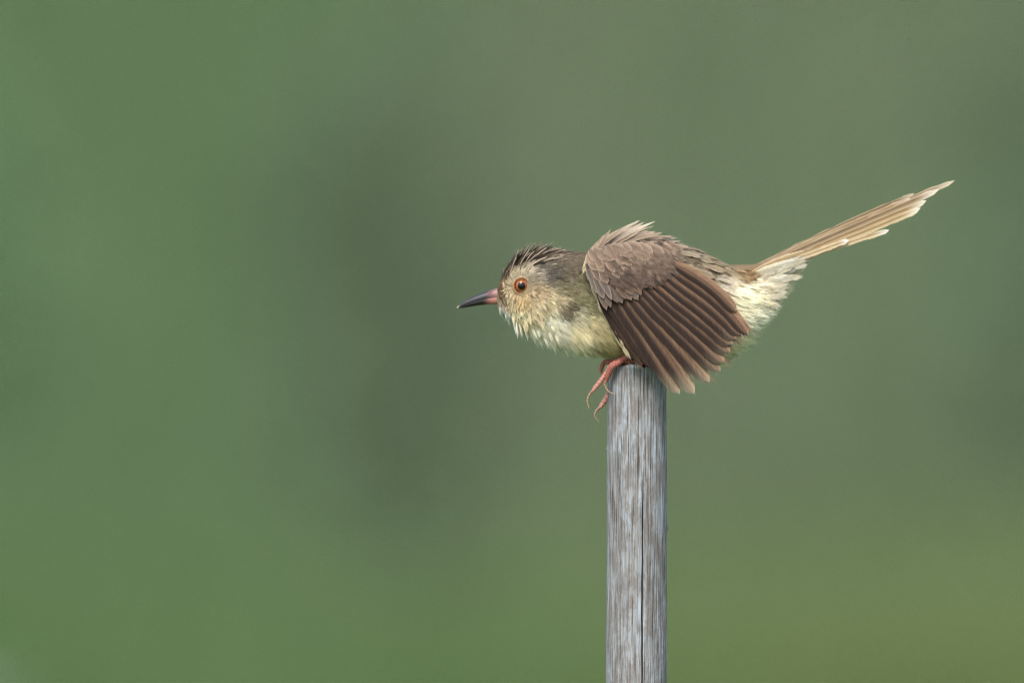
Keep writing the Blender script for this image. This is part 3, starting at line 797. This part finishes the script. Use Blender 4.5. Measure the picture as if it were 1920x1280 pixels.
# loose ends of the throat and vent feathers that break the outline
r = np.random.default_rng(55)
def fringe(name, nn_, x0, x1, tc, tsp, Lr, Wr, lf, seed, droop=0.0, bw=2.2):
    r = np.random.default_rng(seed)
    x = r.uniform(x0, x1, nn_); t = tc + r.normal(0, tsp, nn_)
    P, N_ = body_frame(x, t); q = P[:, :2]
    fl = flow(q); Fl = np.concatenate([fl, np.zeros((nn_, 1))], 1); Fl -= N_ * (Fl * N_).sum(1)[:, None] * .8
    Fl /= np.linalg.norm(Fl, axis=1)[:, None]
    V, li, cc = barb_feathers(P, N_, Fl, r.uniform(*Lr, nn_), r.uniform(*Wr, nn_), r.uniform(*lf, nn_), plumage_col(q), r, nb=11, bw=bw, droop=droop, tipc=1.12, basec=.8)
    ob = mesh_obj(name, LW(V), (li.reshape(-1), np.tile([4, 3], len(li))), M_PLUM, body, colors=cc, smooth=False)
    tag(ob, kind="stuff")
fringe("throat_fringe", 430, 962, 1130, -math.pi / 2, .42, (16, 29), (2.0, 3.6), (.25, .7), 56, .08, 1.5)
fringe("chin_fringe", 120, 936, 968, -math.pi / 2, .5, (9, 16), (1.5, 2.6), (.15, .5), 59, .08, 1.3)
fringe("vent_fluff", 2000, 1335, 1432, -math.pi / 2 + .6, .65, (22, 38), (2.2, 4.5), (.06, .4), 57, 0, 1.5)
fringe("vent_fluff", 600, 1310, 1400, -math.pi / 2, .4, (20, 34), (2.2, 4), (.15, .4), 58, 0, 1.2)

# crest: dark-centred, buff-edged feathers of forehead and crown, partly raised
r = np.random.default_rng(66)
items = []
for i in range(210):
    px_ = 940 + 112 * r.uniform(0, 1) ** 1.15
    th_ = math.pi / 2 + r.normal(0, .55)
    if abs(th_ - math.pi / 2) > 1.0: continue
    pp, n_ = body_frame(np.array([px_]), np.array([th_])); pp, n_ = pp[0], n_[0]
    if np.linalg.norm(pp[:2] - EYE) < 27: continue
    f_ = flow(pp[None, :2])[0]; f3 = np.array([f_[0], f_[1], 0]); f3 -= n_ * (f3 @ n_) * .85; f3 /= np.linalg.norm(f3)
    k = np.clip((px_ - 1000) / 45, 0, 1)
    Lf = r.uniform(26, 40) * (1 - .35 * k) * (1.0 if px_ > 955 else .75)
    lf = r.uniform(.10, .45) * (1 - .5 * k)
    b = pp - n_ * 1.0; e = pp + f3 * Lf + n_ * Lf * lf; c = (b + e) / 2 + n_ * 1.5
    e[0] += 2
    dk = mixc(lin((48, 38, 32)), lin((104, 91, 77)), k); ed_ = mixc(lin((236, 216, 186)), lin((186, 170, 148)), k)
    def cf(t, v, dk=dk, ed_=ed_):
        return mixc(dk, ed_, min(1, max(0, v * 1.1 + .28) ** 1.1 + max(0, (t - .8) / .2) * .6)) * K_BIRD
    items.append(((b, c, e, 3.0, 3.0, -n_ + np.array([.25, 0, 0]), cf), dict(n=7, nc=5, camber=-.2, seed=700 + i, sharp=.9, endl=.6, shaft=False)))
cr = vane_group("crest", items, body, M_PLUM); tag(cr, kind="stuff")

# --- eye
def gloss_mat(name, c, rough=0.08, coat=1.0):
    m, nt, b = new_mat(name); b.inputs["Base Color"].default_value = (*c, 1)
    b.inputs["Roughness"].default_value = rough; b.inputs["Specular IOR Level"].default_value = .3; b.inputs["Coat Weight"].default_value = coat * .5; b.inputs["Coat Roughness"].default_value = .03
    return m
def cap(centre, R, a0, a1, side, n=10, m=36):
    v = []
    for i in range(n):
        a = a0 + (a1 - a0) * i / (n - 1)
        for j in range(m):
            p = 2 * math.pi * j / m
            v.append((centre[0] + R * math.sin(a) * math.cos(p), centre[1] + R * math.sin(a) * math.sin(p), centre[2] + side * R * math.cos(a)))
    return np.array(v), grid_faces(n, m, True)
def skin_mat(name, bump=0.8, rough=.45, scale=2600):
    m, nt, b = new_mat(name); N, L = nt.nodes, nt.links
    a = N.new("ShaderNodeVertexColor"); a.layer_name = "Col"; L.new(a.outputs[0], b.inputs["Base Color"])
    tc = N.new("ShaderNodeTexCoord"); nz = N.new("ShaderNodeTexVoronoi"); nz.inputs["Scale"].default_value = scale
    L.new(tc.outputs["Object"], nz.inputs["Vector"])
    bp = N.new("ShaderNodeBump"); bp.inputs["Strength"].default_value = bump; bp.inputs["Distance"].default_value = .0002
    L.new(nz.outputs[0], bp.inputs["Height"]); L.new(bp.outputs[0], b.inputs["Normal"])
    b.inputs["Roughness"].default_value = rough; b.inputs["Subsurface Weight"].default_value = .15
    b.inputs["Subsurface Radius"].default_value = (.0008, .0003, .0002)
    return m
M_SKIN = skin_mat("leg_skin"); M_LID = skin_mat("eyelid_skin", .5, .6)
M_BALL = gloss_mat("eyeball", lin((40, 17, 10))); M_IRIS = gloss_mat("iris", lin((134, 76, 34))); M_PUP = gloss_mat("pupil", (.003, .003, .003), .12, 0.0)
for side in (1, -1):
    ce = (EYE[0], EYE[1], side * 35.0)
    v, f = cap(ce, 14.5, 0.02, math.pi / 2, side); eye = mesh_obj("eye", LW(v), f, M_BALL, bird)
    v, f = cap(ce, 14.65, math.asin(6.2 / 14.5), math.asin(11.4 / 14.5), side); mesh_obj("iris", LW(v), f, M_IRIS, eye)
    v, f = cap(ce, 14.8, 0.01, math.asin(7.0 / 14.5), side); mesh_obj("pupil", LW(v), f, M_PUP, eye)
    vs, fs, cs, o = [], [], [], 0
    for R_, rr_, dd_, cc_ in ((13.4, 1.0, 44.2, (128, 80, 46)), (16.0, 1.5, 42.8, (178, 140, 96))):
        nA_, nB_ = 48, 8
        for i in range(nA_):
            p = 2 * math.pi * i / nA_
            wob = 1 + .16 * math.sin(i * 2.7) * (R_ > 15)
            for j in range(nB_):
                a = 2 * math.pi * j / nB_
                R2 = R_ + rr_ * wob * math.cos(a)
                vs.append((EYE[0] + R2 * math.cos(p), EYE[1] + R2 * math.sin(p), side * (dd_ + rr_ * wob * math.sin(a)) ))
                cs.append(lin(cc_) * K_BIRD * (1 + .2 * math.sin(i * 1.9 + R_)))
        for i in range(nA_):
            for j in range(nB_):
                i2, j2 = (i + 1) % nA_, (j + 1) % nB_
                fs.append((o + i * nB_ + j, o + i * nB_ + j2, o + i2 * nB_ + j2, o + i2 * nB_ + j))
        o += nA_ * nB_
    mesh_obj("eyelid", LW(np.array(vs)), fs, M_LID, eye, colors=np.array(cs))

# --- bill
def loft(st, n=40, m=24, x_of=None):
    st = np.array(st, float)[::-1] if st[0][0] > st[-1][0] else np.array(st, float)
    x = np.linspace(st[0, 0], st[-1, 0], n)
    top, bot, w = [smooth_interp(x, st[:, 0], st[:, k]) for k in (1, 2, 3)]
    v = []
    for i in range(n):
        for j in range(m):
            a = 2 * math.pi * j / m
            v.append((x[i], (top[i] + bot[i]) / 2 - (bot[i] - top[i]) / 2 * math.sin(a), max(.2, w[i]) * math.cos(a)))
    f = grid_faces(n, m, True); f.append(tuple(range(m))); f.append(tuple((n - 1) * m + j for j in range(m)))
    return np.array(v), f
M_BILL, nt2, b2 = new_mat("bill_horn")
a_ = nt2.nodes.new("ShaderNodeVertexColor"); a_.layer_name = "Col"; nt2.links.new(a_.outputs[0], b2.inputs["Base Color"])
b2.inputs["Roughness"].default_value = .42; b2.inputs["Specular IOR Level"].default_value = .4
def bill_col(v, upper):
    x = v[:, 0]; out = np.zeros((len(v), 3))
    dark = lin((52, 50, 58)) if upper else lin((20, 16, 16)); pink = lin((160, 120, 110)) if upper else lin((172, 116, 104))
    k = np.clip((x - (908 if upper else 904)) / (34 if upper else 22), 0, 1)
    if upper: k = np.clip(k + (v[:, 1] - (540 + (938 - x) * .3)) * .006, 0, 1) * np.clip((x - 902) / 12, 0, 1)
    k = k * k * (3 - 2 * k)
    out = dark[None] * (1 - k[:, None]) + pink[None] * k[:, None]
    tipk = np.clip((862 - x) / 5, 0, 1)[:, None]
    return (out * (1 - tipk) + lin((200, 180, 150))[None] * tipk) * K_BIRD
UP = [(952, 536, 562, 13), (938, 539.5, 563, 11.5), (925, 542, 563.5, 9.8), (901, 550, 567, 7.6), (880, 559.5, 571.5, 5.2), (866, 567.5, 575.5, 3.0), (856.5, 576, 578.3, .5)]
LO = [(952, 548, 572, 11.6), (938, 550, 571.5, 10.2), (925, 552, 570.8, 8.6), (901, 558, 572, 6.5), (880, 565, 575.2, 4.2), (868, 570.5, 576.8, 2.3), (859, 575.2, 577.8, .4)]
v, f = loft(UP); ub = mesh_obj("upper_bill", LW(v), f, M_BILL, bird, colors=bill_col(v, True))
v, f = loft(LO); mesh_obj("lower_bill", LW(v), f, M_BILL, bird, colors=bill_col(v, False))
for side in (1, -1):
    vv = []
    for i in range(5):
        for j in range(16):
            a = 2 * math.pi * j / 16; q_ = i / 4
            x_ = 918 + 5.5 * q_ * math.cos(a); y_ = 549.5 + 1.9 * q_ * math.sin(a) - .33 * (x_ - 918)
            vv.append((x_, y_, side * (8.3 + .5 * (1 - q_ ** 2) + (x_ - 918) * .1)))
    mesh_obj("nostril", LW(np.array(vv)), grid_faces(5, 16, True), M_SKIN, ub, colors=np.tile(lin((150, 70, 64)) * K_BIRD, (len(vv), 1)))

# --- legs and feet
def catmull(pts, n):
    pts = np.array(pts, float); m = len(pts)
    u = np.linspace(0, m - 1, n); out = []
    for x_ in u:
        i = min(int(x_), m - 2); t = x_ - i
        p0, p1, p2, p3 = pts[max(i - 1, 0)], pts[i], pts[i + 1], pts[min(i + 2, m - 1)]
        out.append(.5 * (2 * p1 + (p2 - p0) * t + (2 * p0 - 5 * p1 + 4 * p2 - p3) * t * t + (3 * p1 - p0 - 3 * p2 + p3) * t ** 3))
    return np.array(out)
def limb(name, pts, parent, c0, c1, scute=.35, n=44, m=14, mat=None):
    """pts: (x, y, depth, radius)"""
    q_ = catmull(pts, n)
    k = np.arange(n)
    rad = q_[:, 3] * .88 * (1 + scute * .5 * (np.abs(((k * .33) % 1.0) - .5) * 2 - .5))
    v, f = tube(q_[:, :3], rad, m)
    t = np.repeat(np.linspace(0, 1, n), m)[:, None]
    c = lin(c0)[None] * (1 - t) + lin(c1)[None] * t
    rr = np.repeat(.5 + .75 * np.abs(((k * .33) % 1.0) - .5) * 2, m)[:, None]
    return mesh_obj(name, LW(v), f, mat or M_SKIN, parent, colors=c * rr * K_BIRD)
M_CLAW, nt3, b3 = new_mat("claw_horn")
a_ = nt3.nodes.new("ShaderNodeVertexColor"); a_.layer_name = "Col"; nt3.links.new(a_.outputs[0], b3.inputs["Base Color"]); b3.inputs["Roughness"].default_value = .35
def claw(pts, parent): return limb("claw", pts, parent, (150, 104, 84), (186, 160, 128), 0, 24, 10, M_CLAW)
RED, PINK, DRED = (172, 102, 88), (206, 146, 128), (134, 76, 64)
leg = limb("leg", [(1215, 640, 62, 8), (1195, 660, 60, 7), (1176, 669, 56, 7), (1163, 677, 50, 7.5), (1156, 681, 46, 6.5)], bird, RED, DRED, .5)
t1 = limb("toe", [(1166, 676, 52, 6.5), (1148, 684, 48, 6), (1137, 698, 41, 5), (1126, 714, 40, 5.2), (1115, 728, 39, 5), (1112, 734, 39, 2.6)], leg, RED, PINK)
claw([(1114, 730, 39, 3.4), (1106, 738, 39, 2.7), (1101, 750, 39, 1.9), (1103, 760, 39, 1.3), (1104.5, 766, 39, .5)], t1)
t2 = limb("toe", [(1163, 678, 54, 6.5), (1150, 686, 52, 6.3), (1143, 697, 46, 6), (1138, 710, 40, 5), (1136, 715, 40, 3)], leg, RED, RED)
claw([(1137, 711, 40, 3), (1133.5, 720, 40, 2.2), (1138, 730, 42, 1.6), (1145, 736, 45, 1.1), (1153, 738, 48, .4)], t2)
t3 = limb("toe", [(1163, 679, 40, 6), (1148, 678, 24, 5.5), (1134, 679, 12, 5), (1128, 689, 8, 4.4), (1127, 698, 6, 3)], leg, DRED, RED)
claw([(1128, 692, 6, 2.8), (1128, 702, 5, 2), (1132, 711, 6, 1.2), (1137, 716, 8, .5)], t3)
t4 = limb("toe", [(1172, 676, 50, 6), (1200, 680, 42, 5.5), (1230, 681, 34, 5), (1248, 688, 24, 4.4), (1255, 698, 18, 3.4)], leg, RED, RED)
claw([(1254, 696, 18, 3), (1259, 708, 18, 2.3), (1258, 717, 19, 1.6), (1252.5, 726, 21, .5)], t4)
leg2 = limb("leg", [(1225, 640, -40, 8), (1200, 662, -40, 7), (1178, 676, -42, 7), (1164, 681, -44, 6.5)], bird, RED, DRED, .5)
t5 = limb("toe", [(1172, 680, -44, 6), (1158, 690, -50, 5.5), (1148, 716, -42, 5.4), (1140, 741, -26, 5.6), (1128, 760, -16, 5), (1125, 765, -15, 2.6)], leg2, RED, PINK)
claw([(1127, 761, -15, 3.4), (1119, 769, -13, 2.7), (1115, 778, -12, 1.9), (1119, 786, -12, 1.2), (1124, 791, -12, .5)], t5)
t6 = limb("toe", [(1172, 679, -42, 6), (1160, 682, -46, 5.5), (1154, 700, -46, 5), (1153, 716, -42, 3)], leg2, RED, RED)
claw([(1153, 712, -43, 2.8), (1153, 724, -42, 1.6), (1157, 732, -44, .5)], t6)
t7 = limb("toe", [(1175, 679, -42, 6), (1205, 681, -44, 5.5), (1225, 690, -50, 4.8), (1232, 706, -48, 3)], leg2, RED, RED)
claw([(1231, 702, -48, 2.8), (1236, 714, -44, 1.6), (1233, 722, -42, .5)], t7)

# --- tail
TN = (0.22, 0.62, -0.75)
tail_v, tail_f = tube(np.array([(1370, 512, 0), (1395, 510, 0), (1415, 507, 0), (1440, 498, 0), (1462, 488, 0)], float), [16, 14, 12, 8, 3], 16)
tail = mesh_obj("tail", LW(tail_v), tail_f, M_PLUM, bird, colors=np.tile(lin((150, 130, 100)) * K_BIRD, (len(tail_v), 1)))
def tail_col(base, tipc, edge):
    base, tipc, edge = [lin(q_) * K_BIRD for q_ in (base, tipc, edge)]; dk = lin((88, 66, 44)) * K_BIRD
    def f(t, v):
        c = mixc(base * .92, base * 1.08, t)
        c = mixc(c, dk, .75 * max(0, 1 - abs(v) * 2.2))
        c = mixc(c, edge, .6 * abs(v) ** 3)
        return mixc(c, tipc, max(0, (t - .88) / .12) ** 1.0)
    return f
TB = (146, 127, 98); TT_ = (222, 216, 198)
TAIL = [((1400,507),(1574,420),(1716,362),-14, 7, TB,(206,194,170)), ((1400,508),(1580,424),(1791,338),-4, 8, TB,(206,196,174)), ((1402,510),(1585,430),(1761,355),6,9,TB,TT_),
        ((1402,513),(1590,438),(1737,376),12,10,(170,146,106),TT_), ((1404,516),(1588,450),(1726,390),18,10,(186,164,124),TT_),
        ((1405,519),(1560,462),(1667,431),22,8,(206,186,146),(232,230,218)), ((1406,521),(1520,474),(1591,450),26,8,(212,192,152),(240,240,232)),
        ((1402,510),(1570,430),(1715,372),0,10,(140,114,80),TT_)]
for i, (b, c, e, dz, w, cb_, ct_) in enumerate(TAIL):
    vane("tail_feather", (*b, dz * .4), (*c, dz), (*e, dz * 1.3), w * .85, w * .85, TN, tail_col(cb_, ct_, (204, 190, 158)), tail, M_TAIL, n=30, nc=9, camber=-.15, seed=800 + i, sharp=.4, endl=.12, rag=1.0, base_w=.5)
UT = [((1395,528),(1450,508),(1510,489),9),((1398,534),(1448,516),(1502,500),8),((1400,530),(1440,510),(1490,495),8),((1398,540),(1446,526),(1490,519),9),((1396,545),(1440,534),(1476,532),9),
      ((1394,550),(1436,542),(1468,545),9),((1392,556),(1430,552),(1458,556),9),((1390,560),(1422,560),(1446,570),9),((1402,520),(1450,500),(1500,486),7),((1392,548),(1430,538),(1456,540),9),
      ((1405,515),(1450,496),(1492,478),7),((1408,512),(1452,490),(1510,470),6)]
for i, (b, c, e, w) in enumerate(UT):
    dz = 14 + 14 * ((i * .618) % 1)
    cb_ = (232, 222, 190) if i < 10 else (196, 164, 118)
    vane("undertail_covert", (*b, dz), (*c, dz + 8), (*e, dz + 3), w, w, (0.1, -.2, -1), plain_col(cb_, (244, 242, 228) if i < 10 else (212, 186, 142), (246, 244, 230), .5), tail, M_TAIL, n=14, nc=7, camber=-.25, seed=850 + i,
         sharp=.7, endl=.5, rag=.6)

# downy ends over the undertail coverts
r = np.random.default_rng(88)
nl = 240; ks = r.integers(0, 10, nl); ts = r.uniform(.2, .95, nl)
Pn = np.array([[(1 - t) ** 2 * UT[k][0][j] + 2 * t * (1 - t) * UT[k][1][j] + t * t * UT[k][2][j] for j in (0, 1)] for k, t in zip(ks, ts)]) + r.normal(0, 2.0, (nl, 2))
Dn = np.array([np.array(UT[k][2]) - np.array(UT[k][1]) for k in ks], float) + r.normal(0, 3, (nl, 2)); Dn /= np.linalg.norm(Dn, axis=1)[:, None]
V, li, cc = barb_feathers(np.concatenate([Pn, r.uniform(28, 31, (nl, 1))], 1), np.tile([0, .1, 1.], (nl, 1)), np.concatenate([Dn, np.zeros((nl, 1))], 1), r.uniform(15, 26, nl),
                          r.uniform(1.8, 3.4, nl), r.uniform(0, .05, nl), np.tile(lin((236, 228, 204)) * K_BIRD, (nl, 1)), r, nb=11, bw=.9, basec=.95, tipc=1.05)
tag(mesh_obj("undertail_down", LW(V), (li.reshape(-1), np.tile([4, 3], len(li))), M_PLUM, tail, colors=cc, smooth=False), kind="stuff")
